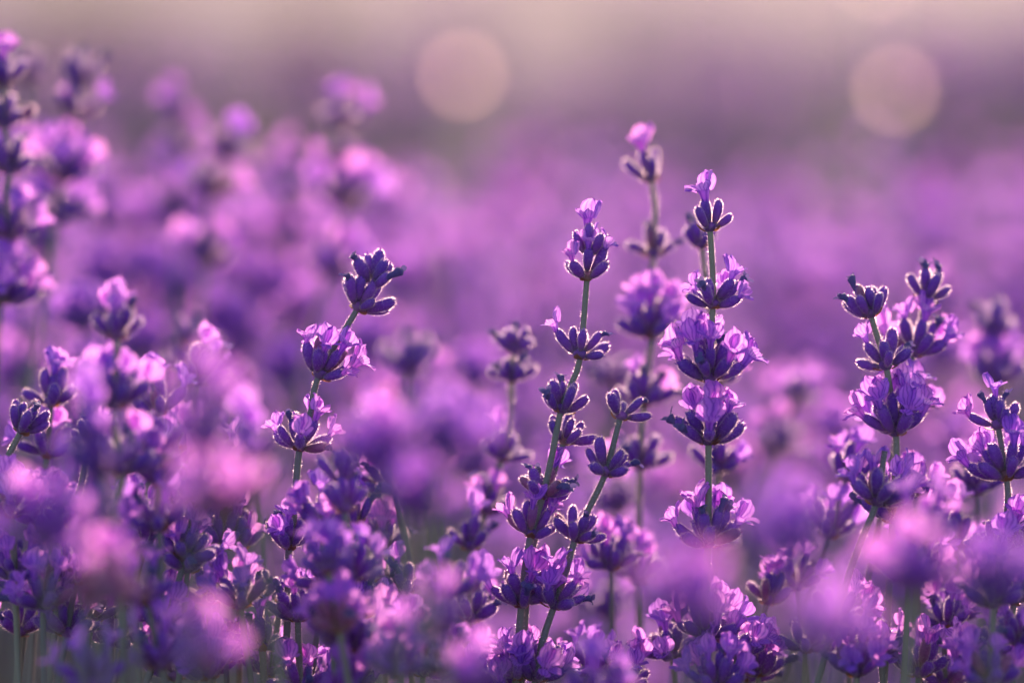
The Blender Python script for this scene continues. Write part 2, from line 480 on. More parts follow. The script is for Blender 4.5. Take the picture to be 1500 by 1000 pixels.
# ------------------------------------------------------------------ stems
def catmull(pts, n=6):
    P = [pts[0] * 2 - pts[1]] + pts + [pts[-1] * 2 - pts[-2]]
    out = []
    for i in range(1, len(P) - 2):
        p0, p1, p2, p3 = P[i - 1], P[i], P[i + 1], P[i + 2]
        for k in range(n):
            t = k / n
            out.append(.5 * ((2 * p1) + (p2 - p0) * t + (2 * p0 - 5 * p1 + 4 * p2 - p3) * t * t + (3 * p1 - p0 - 3 * p2 + p3) * t ** 3))
    out.append(pts[-1].copy())
    return out
def stem_mesh(pts, r0, r1, hairs=0, seg=8):
    """pts top -> base in spike space; a squarish tapering stalk"""
    V, F, FM, UV, hp, hn = [], [], [], [], [], []
    n = len(pts)
    for i, p in enumerate(pts):
        t = (pts[min(i + 1, n - 1)] - pts[max(i - 1, 0)]).normalized()
        m = frame(t, Vector((0, 1, 0)))
        r = r0 + (r1 - r0) * i / (n - 1)
        for s in range(seg):
            a = 2 * math.pi * s / seg + .3
            rr = r * (1.06 if s % 2 else .92)
            d = m @ Vector((math.cos(a), math.sin(a), 0))
            V.append(p + d * rr); UV.append((s / seg, i / n)); hp.append((p, r)); hn.append(d)
    for i in range(n - 1):
        for s in range(seg):
            F.append((i * seg + s, i * seg + (s + 1) % seg, (i + 1) * seg + (s + 1) % seg, (i + 1) * seg + s)); FM.append(0)
    for _ in range(hairs):
        i = random.randrange(n - 1); t = random.random()
        p = pts[i].lerp(pts[i + 1], t); s = random.randrange(seg)
        d = hn[i * seg + s].lerp(hn[i * seg + (s + 1) % seg], random.random()).normalized(); q = p + d * (r0 + (r1 - r0) * i / n) * .95
        e = (d + Vector((random.gauss(0, .4), random.gauss(0, .4), random.gauss(.1, .5)))).normalized()
        w = e.cross(Vector((random.gauss(0, 1), random.gauss(0, 1), random.gauss(0, 1)))).normalized() * .03 * MM
        b = len(V); V += [q - w, q + w, q + e * random.uniform(.3, .65) * MM]; UV += [(0, .5)] * 3
        F.append((b, b + 1, b + 2)); FM.append(1)
    return mesh('stem', V, F, [M_STEM, M_HAIR], FM, UV)

BASE_Z = 0.24                    # height where flower stalks leave the leafy cushion
def spike(whorls, d, label, group=None, path=None, detail=2, lean=0.0, rnd=None, scale=1.0, thick=1.0):
    """whorls: (px, py, size, kind, n, open, dry) top -> bottom in photo pixels at depth d"""
    rnd = rnd or random
    top = whorls[0]
    keys = [(w[0], w[1], w) for w in whorls] + [(p[0], p[1], None) for p in (path or [])]
    keys.sort(key=lambda k: k[1])
    P = [at(k[0], k[1], d + lean * (k[1] - top[1]) / 1000) for k in keys]
    last, prev = P[-1], (P[-2] if len(P) > 1 else P[-1] + Vector((rnd.gauss(0, .004), 0, .04)))
    drop = max(.02, last.z - BASE_Z)
    slope = (last - prev) / max(1e-4, (prev.z - last.z))
    pts = list(P)
    for f in (.3, .65, 1.0):
        pts.append(Vector((last.x + slope.x * drop * f * (1 - .35 * f), last.y + slope.y * drop * f * (1 - .35 * f), last.z - drop * f)))
    base = pts[-1]
    root = link('lavender_spike', None)
    root.location = base
    root.empty_display_size = .02
    tag(root, label, 'lavender', group)
    loc = [p - base for p in pts]
    fine = catmull(loc, 6 if detail else 3)
    random.seed(int(abs(top[0] * 7 + top[1] * 13)))
    link('stem', stem_mesh(fine, .85 * MM * scale * thick, 1.15 * MM * scale * thick, hairs=2600 if detail == 2 else 0, seg=8 if detail else 5), root)
    for i, (kx, ky, w) in enumerate(keys):
        if w is None: continue
        p = loc[i]
        up = (loc[max(0, i - 1)] - loc[min(len(loc) - 1, i + 1)]).normalized()
        _, _, size, kind, n, n_open, n_dry = w
        wr = random.Random(int(kx * 31 + ky * 17))
        rot = frame(up, Vector((0, -1, 0))) @ Matrix.Rotation(wr.uniform(0, 6.28), 3, 'Z')
        M = Matrix.Translation(p) @ rot.to_4x4() @ Matrix.Scale(size * scale, 4)
        if detail:
            wo_ = link('whorl', NODE[wr.randrange(3)], root, M)
            for k2, i2, M2 in whorl_layout(n, n_open, n_dry, 2 if kind == 'tip2' else 1, wr, kind.startswith('tip'), 1.15 if kind == 'wide' else 1.0):
                link(k2, POOL[k2][i2], wo_, M2)
        else:
            link('whorl', LITE[kind][wr.randrange(len(LITE[kind]))], root, M)
    return root

# ================================================================== the setting
def ground():
    n = 60
    xs = np.sign(np.linspace(-1, 1, n)) * np.abs(np.linspace(-1, 1, n)) ** 3 * 700
    V = [(x, y, 0) for y in xs for x in xs]
    F = [(j * n + i, j * n + i + 1, (j + 1) * n + i + 1, (j + 1) * n + i) for j in range(n - 1) for i in range(n - 1)]
    tag(link('ground', mesh('ground', V, F, [M_SOIL])), 'dry pale soil of the lavender field', None, None, 'structure')
ground()

def replicate(name, templates, mats, xf, label, cat, smooth=True):
    """many transformed copies of small templates in ONE mesh. xf: list of (template, Matrix)"""
    arrs = []
    for V, F, FM in templates:
        tri = []
        fm = []
        for f, m in zip(F, FM):
            for k in range(1, len(f) - 1): tri.append((f[0], f[k], f[k + 1])); fm.append(m)
        arrs.append((np.array([tuple(v) for v in V], dtype=np.float32), np.array(tri, dtype=np.int32), np.array(fm, dtype=np.int32)))
    Vs, Ts, Ms, b = [], [], [], 0
    for t, M in xf:
        v, tr, fm = arrs[t]
        A = np.array(M, dtype=np.float32)
        Vs.append(v @ A[:3, :3].T + A[:3, 3]); Ts.append(tr + b); Ms.append(fm); b += len(v)
    v = np.concatenate(Vs); t = np.concatenate(Ts); fm = np.concatenate(Ms)
    me = bpy.data.meshes.new(name)
    me.vertices.add(len(v)); me.vertices.foreach_set('co', v.ravel())
    me.loops.add(len(t) * 3); me.loops.foreach_set('vertex_index', t.ravel())
    me.polygons.add(len(t)); me.polygons.foreach_set('loop_start', np.arange(0, len(t) * 3, 3, dtype=np.int32))
    me.polygons.foreach_set('material_index', fm); me.polygons.foreach_set('use_smooth', np.full(len(t), smooth))
    lay = me.uv_layers.new(name='UVMap')
    lay.data.foreach_set('uv', np.full(len(t) * 6, .6, dtype=np.float32))
    for m in mats: me.materials.append(m)
    me.update(); me.validate()
    return tag(link(name, me), label, cat, None, 'stuff')

def far_spike(seed, length=.26, bloom=.62, rings=4):
    """low-poly flower spike for the field far out of focus"""
    rnd = random.Random(seed)
    V, F, FM = [], [], []
    for s in range(3):
        a = 2.094 * s
        V += [Vector((1.1 * MM * math.cos(a), 1.1 * MM * math.sin(a), 0)), Vector((.9 * MM * math.cos(a), .9 * MM * math.sin(a), length))]
    for s in range(3): F.append((2 * s, 2 * ((s + 1) % 3), 2 * ((s + 1) % 3) + 1, 2 * s + 1)); FM.append(0)
    z = length
    for w in range(rings):
        for k in range(8):
            a, e = rnd.uniform(0, 6.28), rnd.uniform(.2, 1.1)
            r_ = Vector((math.cos(a), math.sin(a), 0)); ax = r_ * math.cos(e) + Vector((0, 0, math.sin(e)))
            m = frame(ax, Vector((0, 0, 1))); p = r_ * MM + Vector((0, 0, z))
            b = len(V)
            V += [p + m @ Vector(q) * MM for q in ((0, 0, 0), (1.6, 0, 4), (-.8, 1.4, 4), (-.8, -1.4, 4), (0, 0, 7))]
            F += [(b, b + 1, b + 2), (b, b + 2, b + 3), (b, b + 3, b + 1), (b + 4, b + 2, b + 1), (b + 4, b + 3, b + 2), (b + 4, b + 1, b + 3)]; FM += [1] * 6
            if rnd.random() < bloom:
                b = len(V); t = p + ax * 7 * MM
                V += [t + m @ Vector(q) * MM for q in ((0, 0, 0), (1, 2.6, 4), (3, 0, 8), (1, -2.6, 4), (-3.5, 2.2, 4.5), (-3.5, -2.2, 4.5))]
                F += [(b, b + 1, b + 2, b + 3), (b, b + 4, b + 5)]; FM += [2, 2]
        z -= rnd.uniform(.012, .024)
    return V, F, FM
def leaf_tpl(seed):
    rnd = random.Random(seed)
    L, W = rnd.uniform(35, 55) * MM, rnd.uniform(3, 4.5) * MM
    V = [Vector((0, -W * .3, 0)), Vector((0, W * .3, 0)), Vector((6 * MM, -W * .5, L * .5)), Vector((6 * MM, W * .5, L * .5)), Vector((16 * MM, 0, L))]
    return V, [(0, 1, 3, 2), (2, 3, 4)], [0, 0]

def upright(x, y, z, tilt, sc):
    a = random.uniform(0, 6.28)
    ax = Vector((math.cos(a) * tilt, math.sin(a) * tilt, 1)).normalized()
    return Matrix.Translation((x, y, z)) @ (frame(ax, Vector((math.cos(a + 1), math.sin(a + 1), 0)))).to_4x4() @ Matrix.Scale(sc, 4)

# next rows of the field: spikes far beyond the focus
random.seed(5)
FS = [far_spike(k) for k in range(6)]
FS_DULL = [far_spike(20 + k, bloom=.12, rings=2) for k in range(6)]
def row(y0, y1, x0, x1, n, ztop, zvar, label, gap=None):
    xf = []
    for _ in range(n):
        x, y = random.uniform(x0, x1), random.uniform(y0, y1)
        q = abs((y - (y0 + y1) / 2) / ((y1 - y0) / 2))
        h = ztop - .10 * q ** 3 + random.gauss(0, zvar) + .035 * math.sin(x * 5.3 + y) * math.sin(x * 2.1 + 1)
        if gap and gap(x, y): continue
        xf.append((random.randrange(6), upright(x, y, h - .26, abs(random.gauss(0, .14)), random.uniform(.9, 1.1))))
    replicate('lavender_row', FS_DULL, [M_STEM, M_CALYX, M_FLORET], xf, label, 'lavender')
def bushes(d, spots):
    c = [((px - 750) / PXR * d, w / PXR * d * .64) for px, w in spots]
    return lambda x, y: not any(((x - cx) / w) ** 2 + ((y - d) / .48) ** 2 < 1 for cx, w in c)
row(3.85, 4.85, -1.5, 1.5, 4200, .475, .018, 'soft lilac row of lavender bushes across the path behind the sharp spikes',
    bushes(4.35, [(-900, 300), (-560, 280), (-180, 300), (150, 380), (540, 210), (870, 230), (1110, 170), (1440, 300), (1800, 280), (2200, 300)]))
row(6.6, 7.6, -2.4, 2.4, 3000, .40, .02, 'hazy mauve second row of lavender bushes beyond the path',
    bushes(7.1, [(-500, 260), (-100, 200), (660, 160), (1000, 240), (1290, 200), (1600, 240), (2000, 240)]))
# leafy cushions the stalks grow from
LT = [leaf_tpl(k) for k in range(5)]
def cushion(y0, y1, x0, x1, n, label):
    xf = []
    for _ in range(n):
        x, y = random.uniform(x0, x1), random.uniform(y0, y1)
        q = abs((y - (y0 + y1) / 2) / ((y1 - y0) / 2))
        top = .27 * math.sqrt(max(.03, 1 - q ** 4)) + .025 * math.sin(x * 9) * math.sin(y * 8)
        xf.append((random.randrange(5), upright(x, y, top * random.uniform(.35, 1) - .02, abs(random.gauss(0, .7)), random.uniform(.8, 1.3))))
    replicate('lavender_foliage', LT, [M_LEAF], xf, label, 'foliage', smooth=False)
cushion(.45, 2.55, -.75, .75, 9000, 'grey green narrow leaves at the foot of the lavender stalks')
cushion(3.8, 5.0, -1.7, 1.7, 6000, 'grey green leaves of the row beyond the path')
cushion(6.4, 7.8, -2.6, 2.6, 5000, 'grey green leaves of the second row beyond the path')

def dry_shrub(px, py, d, w, label):
    top = at(px, py, d); rx = w / PXR * d * .5
    xf = []
    for _ in range(int(900 + 2500 * rx)):
        a, q, hgt = random.uniform(0, 6.28), math.sqrt(random.random()), random.random()
        z = top.z * hgt
        r_ = q * math.sqrt(max(.05, 1 - (hgt * .95) ** 3))
        xf.append((random.randrange(5), upright(top.x + rx * r_ * math.cos(a), d + .25 * r_ * math.sin(a), z, abs(random.gauss(0, .8)), random.uniform(.9, 1.5))))
    root = link('dry_shrub', None); tag(root, label, 'shrub')
    o = replicate('foliage', LT, [M_DRYLEAF], xf, None, None, smooth=False); o.parent = root
    del o['kind']
    xf = [(0, upright(top.x + random.gauss(0, rx * .3), d + random.gauss(0, .06), 0, abs(random.gauss(0, .25)), top.z / .26 * random.uniform(.7, .95))) for _ in range(14)]
    tw = [(V[:6], F[:3], [0, 0, 0]) for V, F, FM in FS[:1]]
    o = replicate('twigs', tw, [M_DRYLEAF], xf, None, None, smooth=False); o.parent = root
    del o['kind']
M_DRYLEAF = thin_material('dry_leaf', (0.13, 0.095, 0.065), (0.16, 0.11, 0.06), 0.25, vary=0.2)
dry_shrub(120, 30, 9.0, 420, 'wide low brown shrub blurred at the far side of the field')
dry_shrub(455, 45, 9.2, 150, 'narrow brown olive shrub blurred beyond the lavender rows')

# ================================================================== the sharp spikes
S = spike
T, W_, D_ = 'tip2', 'ring', 'wide'
def hero(*a, **k): return S(*a, scale=.86, thick=1.05, **k)
# whorl = (px, py, size, kind, calyces, open florets, withered florets)
hero([(525, 450, 1.05, T, 10, 0, 3), (468, 548, 1.05, W_, 11, 6, 1), (439, 655, 1.0, W_, 10, 4, 2), (424, 800, .95, W_, 9, 3, 1)], FOC,
     'leaning lavender spike with a two-tiered budded tip and one ring of glowing open florets below', path=[(455, 605), (430, 760), (421, 900)])
hero([(860, 406, .95, T, 7, 4, 0), (850, 521, .95, W_, 9, 1, 1), (822, 600, .95, W_, 9, 0, 3), (795, 725, .95, W_, 10, 1, 3), (778, 782, .95, W_, 9, 3, 0), (764, 884, 1.1, W_, 12, 5, 2), (756, 990, 1.0, W_, 10, 6, 0)], FOC,
     'tall lavender spike with small open florets crowding its tip and bare budded rings below', path=[(838, 560), (808, 670), (768, 840)])
hero([(826, 646, .9, W_, 9, 0, 1), (800, 730, .8, W_, 7, 0, 2)], FOC + .004,
     'short budded lavender spike pressed against the tall spike with the crowded tip', path=[(775, 830), (768, 930)])
hero([(909, 610, .85, 'ring', 5, 0, 1), (887, 692, .95, W_, 9, 0, 1), (843, 788, .95, W_, 10, 0, 2), (812, 886, 1.0, D_, 10, 3, 1), (785, 992, 1.05, W_, 11, 5, 1)], FOC - .003,
     'right-leaning lavender spike of dark closed buds with one floret reaching sideways low down', path=[(865, 740), (828, 840), (796, 935)])
hero([(1040, 334, .92, 'tip', 6, 1, 0), (1044, 447, .95, W_, 10, 3, 2), (1040, 553, 1.15, W_, 13, 8, 2), (1038, 645, 1.15, W_, 12, 5, 2), (1037, 795, 1.15, W_, 13, 6, 3), (1033, 930, 1.1, W_, 11, 6, 1)], FOC,
     'upright lavender spike crowned by a single open pink floret above fuller rings', path=[(1044, 400), (1038, 720), (1035, 870)])
hero([(1028, 360, .85, 'tip', 7, 0, 2), (1056, 556, .9, W_, 9, 3, 1), (1052, 686, 1.0, W_, 10, 2, 1), (1046, 800, .9, W_, 9, 2, 1)], back(9),
     'thin budded lavender spike hiding right behind the one with the single crowning floret', path=[(1040, 450)], lean=.03)
hero([(954, 262, .95, 'tip', 5, 1, 0), (957, 372, .95, W_, 8, 0, 2), (954, 490, 1.2, D_, 10, 6, 1), (944, 590, 1.1, W_, 10, 2, 3), (938, 682, 1.05, D_, 12, 1, 3), (936, 848, 1.1, W_, 11, 3, 1)], back(12),
     'tallest lavender spike, slightly soft, topped by one pale pink floret on two bare cups', path=[(960, 310), (935, 770)])
hero([(752, 514, .8, 'tip', 7, 0, 2), (749, 556, .85, W_, 9, 0, 2), (735, 670, .95, D_, 8, 1, 1), (712, 748, 1.05, W_, 8, 2, 1)], back(11),
     'slim bending lavender spike with two close budded rings at its tip, sparse below', path=[(747, 610), (684, 850), (672, 890)])
hero([(1275, 460, .95, 'tip', 10, 0, 2), (1298, 536, 1.0, D_, 10, 1, 1), (1312, 632, 1.15, W_, 12, 8, 1), (1308, 760, 1.1, W_, 11, 4, 2)], FOC + .006,
     'curving lavender spike with two withered florets standing on its tip like little horns', path=[(1284, 490), (1312, 690)])
hero([(1284, 735, 1.05, W_, 10, 5, 0), (1225, 905, 1.0, W_, 10, 3, 1)], FOC - .012,
     'lower lavender spike with ragged lilac florets on a stalk slanting away from the horned spike', path=[(1296, 660), (1258, 800)])
hero([(1462, 623, .95, 'tip', 8, 2, 2), (1474, 698, 1.1, W_, 12, 7, 0), (1466, 812, 1.1, W_, 13, 2, 4), (1450, 960, 1.0, W_, 10, 3, 2)], FOC,
     'lavender spike at the field edge with a full floret ring under a ragged tip', path=[(1476, 740), (1458, 880)])
hero([(1497, 800, 1.0, W_, 10, 1, 4), (1486, 880, 1.0, W_, 10, 3, 3)], FOC + .004,
     'dark shaggy lavender spike touching the one with the full floret ring', path=[(1470, 975)])
hero([(32, 630, .95, 'tip', 9, 0, 1), (-22, 745, 1.0, W_, 10, 0, 2), (-50, 860, 1.0, W_, 10, 3, 2)], FOC,
     'low leaning lavender spike of dark velvety buds with one withered floret on top', path=[(10, 672)])
hero([(172, 492, .95, 'tip', 8, 3, 2), (168, 592, 1.15, W_, 12, 6, 1), (180, 690, 1.1, W_, 12, 3, 3), (172, 815, 1.0, W_, 10, 2, 2)], front(12),
     'stout lavender spike with dense rings of violet florets on a pale thick stalk', path=[(170, 640), (168, 750)])
hero([(128, 655, .85, W_, 7, 1, 2), (101, 766, .9, D_, 7, 1, 2), (85, 890, .9, W_, 9, 3, 1)], FOC - .004,
     'sparse lavender spike with thin open cups beside the stout dense spike', path=[(119, 710)])
hero([(272, 815, 1.0, W_, 9, 3, 1), (240, 925, 1.05, D_, 11, 5, 2)], FOC - .014,
     'lavender spike on a stalk slanting strongly with pink hooded florets', path=[(285, 780), (215, 1000)])
hero([(380, 872, .8, W_, 7, 0, 1), (384, 948, .95, W_, 8, 1, 1)], FOC,
     'small bare lavender spike of closed buds standing upright among fuller ones', path=[(382, 910), (387, 1000)])
hero([(436, 905, .95, W_, 10, 2, 1), (440, 1010, 1.0, W_, 10, 3, 1)], FOC - .006,
     'lavender spike with shaggy violet florets over a bright-edged green stalk', path=[(438, 960)])
hero([(412, 880, .75, W_, 7, 1, 0)], FOC + .012, 'thin green lavender stalk with one small ring of buds', path=[(404, 930), (398, 1000)])
hero([(556, 705, .85, 'tip', 8, 0, 3), (560, 800, 1.0, W_, 11, 3, 2), (564, 925, 1.0, W_, 10, 4, 1)], back(7),
     'straight lavender spike with curled dry tips above a pale upright stalk', path=[(563, 860)])
hero([(1455, 885, 1.0, W_, 10, 2, 3), (1452, 1000, 1.0, W_, 10, 4, 1)], front(7), 'lavender spike with curled silvery withered florets low at the field edge')
hero([(660, 868, 1.0, D_, 9, 3, 2), (650, 985, 1.0, W_, 10, 3, 2)], front(8), 'lavender spike with drooping pale hooked florets between two green stalks')
hero([(740, 1012, 1.0, W_, 10, 6, 1)], FOC + .003, 'low lavender spike ending in a tuft of bright open florets')
hero([(915, 1010, 1.0, W_, 9, 4, 1)], FOC + .01, 'low lavender tuft of small lilac florets beside the tallest stalk')
hero([(530, 900, 1.0, W_, 9, 3, 2), (528, 1000, 1.0, W_, 9, 3, 2)], FOC + .01, 'lavender spike with one curled violet floret poking out sideways')
hero([(135, 905, .8, W_, 7, 2, 1)], FOC + .003, 'tiny lavender tuft with a single hooded violet floret')
hero([(1080, 960, .95, W_, 9, 4, 1)], FOC, 'lavender tuft with crisp pleated lilac petals behind soft foreground blooms')
hero([(1290, 960, 1.0, W_, 10, 5, 1)], FOC + .004, 'lavender tuft with backlit petal edges and papery bracts near the ground')

# slightly soft spikes
def soft(w, d, label, **k): return S(w, d, label, detail=1, scale=.9, **k)
hero([(1357, 437, 1.0, 'tip', 7, 0, 3), (1338, 516, 1.15, D_, 10, 5, 1), (1318, 612, 1.1, W_, 10, 4, 1)], back(5), 'lavender spike with curved finger-like buds leaning over the horned spike')
soft([(1456, 492, 1.05, 'tip', 9, 0, 3), (1456, 562, 1.15, W_, 9, 6, 0), (1450, 690, 1.1, W_, 10, 3, 0)], back(20), 'soft lavender spike with a grey fuzzy cap over two round pink bloom clusters')
soft([(5, 122, .9, 'tip', 7, 1, 1), (8, 182, 1.0, W_, 9, 1, 1), (15, 250, 1.0, W_, 9, 1, 1), (14, 345, 1.05, W_, 10, 4, 1), (0, 440, 1.25, W_, 12, 7, 0)], back(15), 'tall soft lavender spike with five rosy-edged rings at the field edge', path=[(8, 295), (-6, 520)])
soft([(42, 118, 1.0, 'tip', 8, 0, 2), (40, 240, 1.0, W_, 8, 3, 1)], back(34), 'soft budded lavender tip peeking out behind the five-ringed spike')
soft([(116, 122, 1.05, 'tip', 9, 0, 2), (110, 164, 1.0, W_, 9, 2, 0), (92, 262, 1.2, D_, 10, 6, 0), (82, 322, 1.1, W_, 10, 5, 0)], back(26), 'tall soft lavender spike with a dusky round tip and two pink bloom clusters below')
soft([(262, 175, .9, 'tip', 8, 2, 1), (268, 215, .9, W_, 8, 2, 1), (262, 310, 1.1, W_, 9, 6, 0)], back(44), 'hazy mauve lavender spike without clear outline behind the pink clusters', thick=.9)
soft([(330, 232, 1.0, 'tip', 7, 2, 1), (308, 285, 1.1, W_, 9, 2, 1), (300, 385, 1.1, W_, 9, 5, 0)], back(34), 'soft lavender spike with a pink pointed tip and a dark middle')
soft([(500, 185, 1.05, 'tip', 6, 3, 0), (498, 230, .9, W_, 8, 1, 1), (508, 300, 1.3, D_, 10, 6, 0), (480, 400, 1.2, W_, 10, 5, 0)], back(36), 'soft lavender spike ending in one round glowing pink bloom')
soft([(428, 305, 1.0, W_, 8, 2, 2), (420, 440, 1.1, W_, 10, 6, 0)], back(50), 'soft lavender spike with a dark violet heart between pink blooms')
soft([(278, 505, .85, 'tip', 6, 0, 3), (265, 550, .95, W_, 8, 1, 1)], back(20), 'soft bare lavender tip with two dark upright buds like a fork')
soft([(640, 410, 1.0, 'tip', 7, 0, 2), (645, 450, 1.0, W_, 8, 1, 0)], back(55), 'faint soft lavender spike with a dark core in the pink haze')
soft([(785, 395, 1.0, 'tip', 7, 1, 2), (780, 330, .9, 'tip', 5, 3, 0)], back(72), 'faint soft lavender spike with a pale bloom on top in the pink haze')
soft([(600, 545, 1.0, 'tip', 9, 0, 4), (596, 640, 1.0, W_, 9, 3, 1)], front(26), 'soft lavender spike with wispy bubble-like edges over a dark core')
soft([(900, 560, 1.0, W_, 10, 1, 3), (905, 745, 1.0, W_, 10, 2, 2), (890, 900, 1.0, W_, 10, 2, 1)], back(22), 'soft dark lavender spike standing behind the right-leaning dark spike')
soft([(1165, 590, .9, 'tip', 6, 2, 0), (1140, 660, 1.0, W_, 9, 2, 2)], back(28), 'soft lavender spike with hooked pinkish buds right of the full upright spike')

# far softer spikes, one joined ring mesh each: behind and in front of the sharp ones
random.seed(21)
NEAR = [('the leaning two-tiered spike', 500, 500), ('the tall crowded-tip spike', 840, 500), ('the right-leaning dark spike', 850, 770), ('the single-floret spike', 1040, 450),
        ('the single-floret spike\'s lower rings', 1040, 760), ('the tallest spike', 955, 380), ('the slim bending spike', 735, 640), ('the horned spike', 1295, 540), ('the ragged slanting spike', 1250, 820),
        ('the full-ringed edge spike', 1470, 720), ('the low velvety spike', 20, 650), ('the stout dense spike', 170, 600), ('the sparse cupped spike', 110, 780), ('the hooded-floret spike', 250, 880),
        ('the five-ringed spike', 10, 300), ('the dusky round-tipped spike', 110, 200), ('the soft glowing pink bloom', 500, 250), ('the small bare upright spike', 385, 900), ('the straight curled-tip spike', 560, 790),
        ('the soft pink-pointed spike', 320, 260), ('the bare forked tip', 275, 500)]
LOOK = {'tipbud': 'with a budded tip', 'tipopen': 'with an open pink tip', 'full': 'with a round bloom', 'some': 'with half-open blooms', 'bud': 'of closed buds'}
def describe(px, py, d, kinds):
    who = min(NEAR, key=lambda n: (n[1] - px) ** 2 + (n[2] - py) ** 2)[0]
    if d < FOC: soft_ = 'very large blurred' if d < .76 else ('large blurred' if d < .85 else 'slightly blurred')
    else: soft_ = 'soft' if d < 1.5 else ('faint' if d < 1.9 else 'hazy distant')
    return f"{soft_} lavender {LOOK[kinds[0]]} {'in front of' if d < FOC else 'behind'} {who}"
def loose(px, py, d, kinds, step, label, group, size=1.0):
    label = describe(px, py, d, kinds)
    w, x, y = [], px, py
    k = random.gauss(0, .10)
    for i, kd in enumerate(kinds):
        w.append((x, y, size * random.uniform(.92, 1.12), kd, 0, 0, 0))
        st = step * random.uniform(.75, 1.35) * FOC / d
        y += st; x -= st * k
    return S(w, d, label, group, detail=0, rnd=random, scale=.88)
FRONT_L = 'large blurred lavender blooms close to the lens in front of the sharp spikes'
FRONT_G = 'blurred foreground lavender'
for px, py, b, kinds in [
    (655, 665, 54, ('full',)), (612, 752, 46, ('full',)), (335, 748, 52, ('full',)), (300, 655, 54, ('tipopen',)), (66, 790, 36, ('full',)), (1210, 945, 66, ('full',)), (1448, 872, 50, ('full',)), (300, 975, 44, ('some',)), (150, 880, 40, ('some',)), (560, 690, 40, ('full',)), (505, 745, 9, ('tipbud', 'some', 'some')), (480, 835, 13, ('some', 'full')),
    (645, 925, 34, ('some',)), (372, 715, 24, ('tipopen',)),
    (148, 690, 28, ('tipopen',)),
    (130, 800, 26, ('tipopen',)), (230, 705, 10, ('tipbud', 'some')), 
    (215, 880, 11, ('some', 'some')), (490, 935, 11, ('some', 'some')),
    (580, 985, 13, ('full',)), (1012, 905, 66, ('full',)), 
    (1165, 815, 80, ('full',)), (1335, 865, 46, ('full',)), 
    (1350, 790, 16, ('some',)), 
    (690, 1010, 30, ('some',)), (870, 1020, 18, ('some',)), (140, 1000, 16, ('some',))]:
    loose(px, py, front(b), kinds, 85, FRONT_L, FRONT_G)
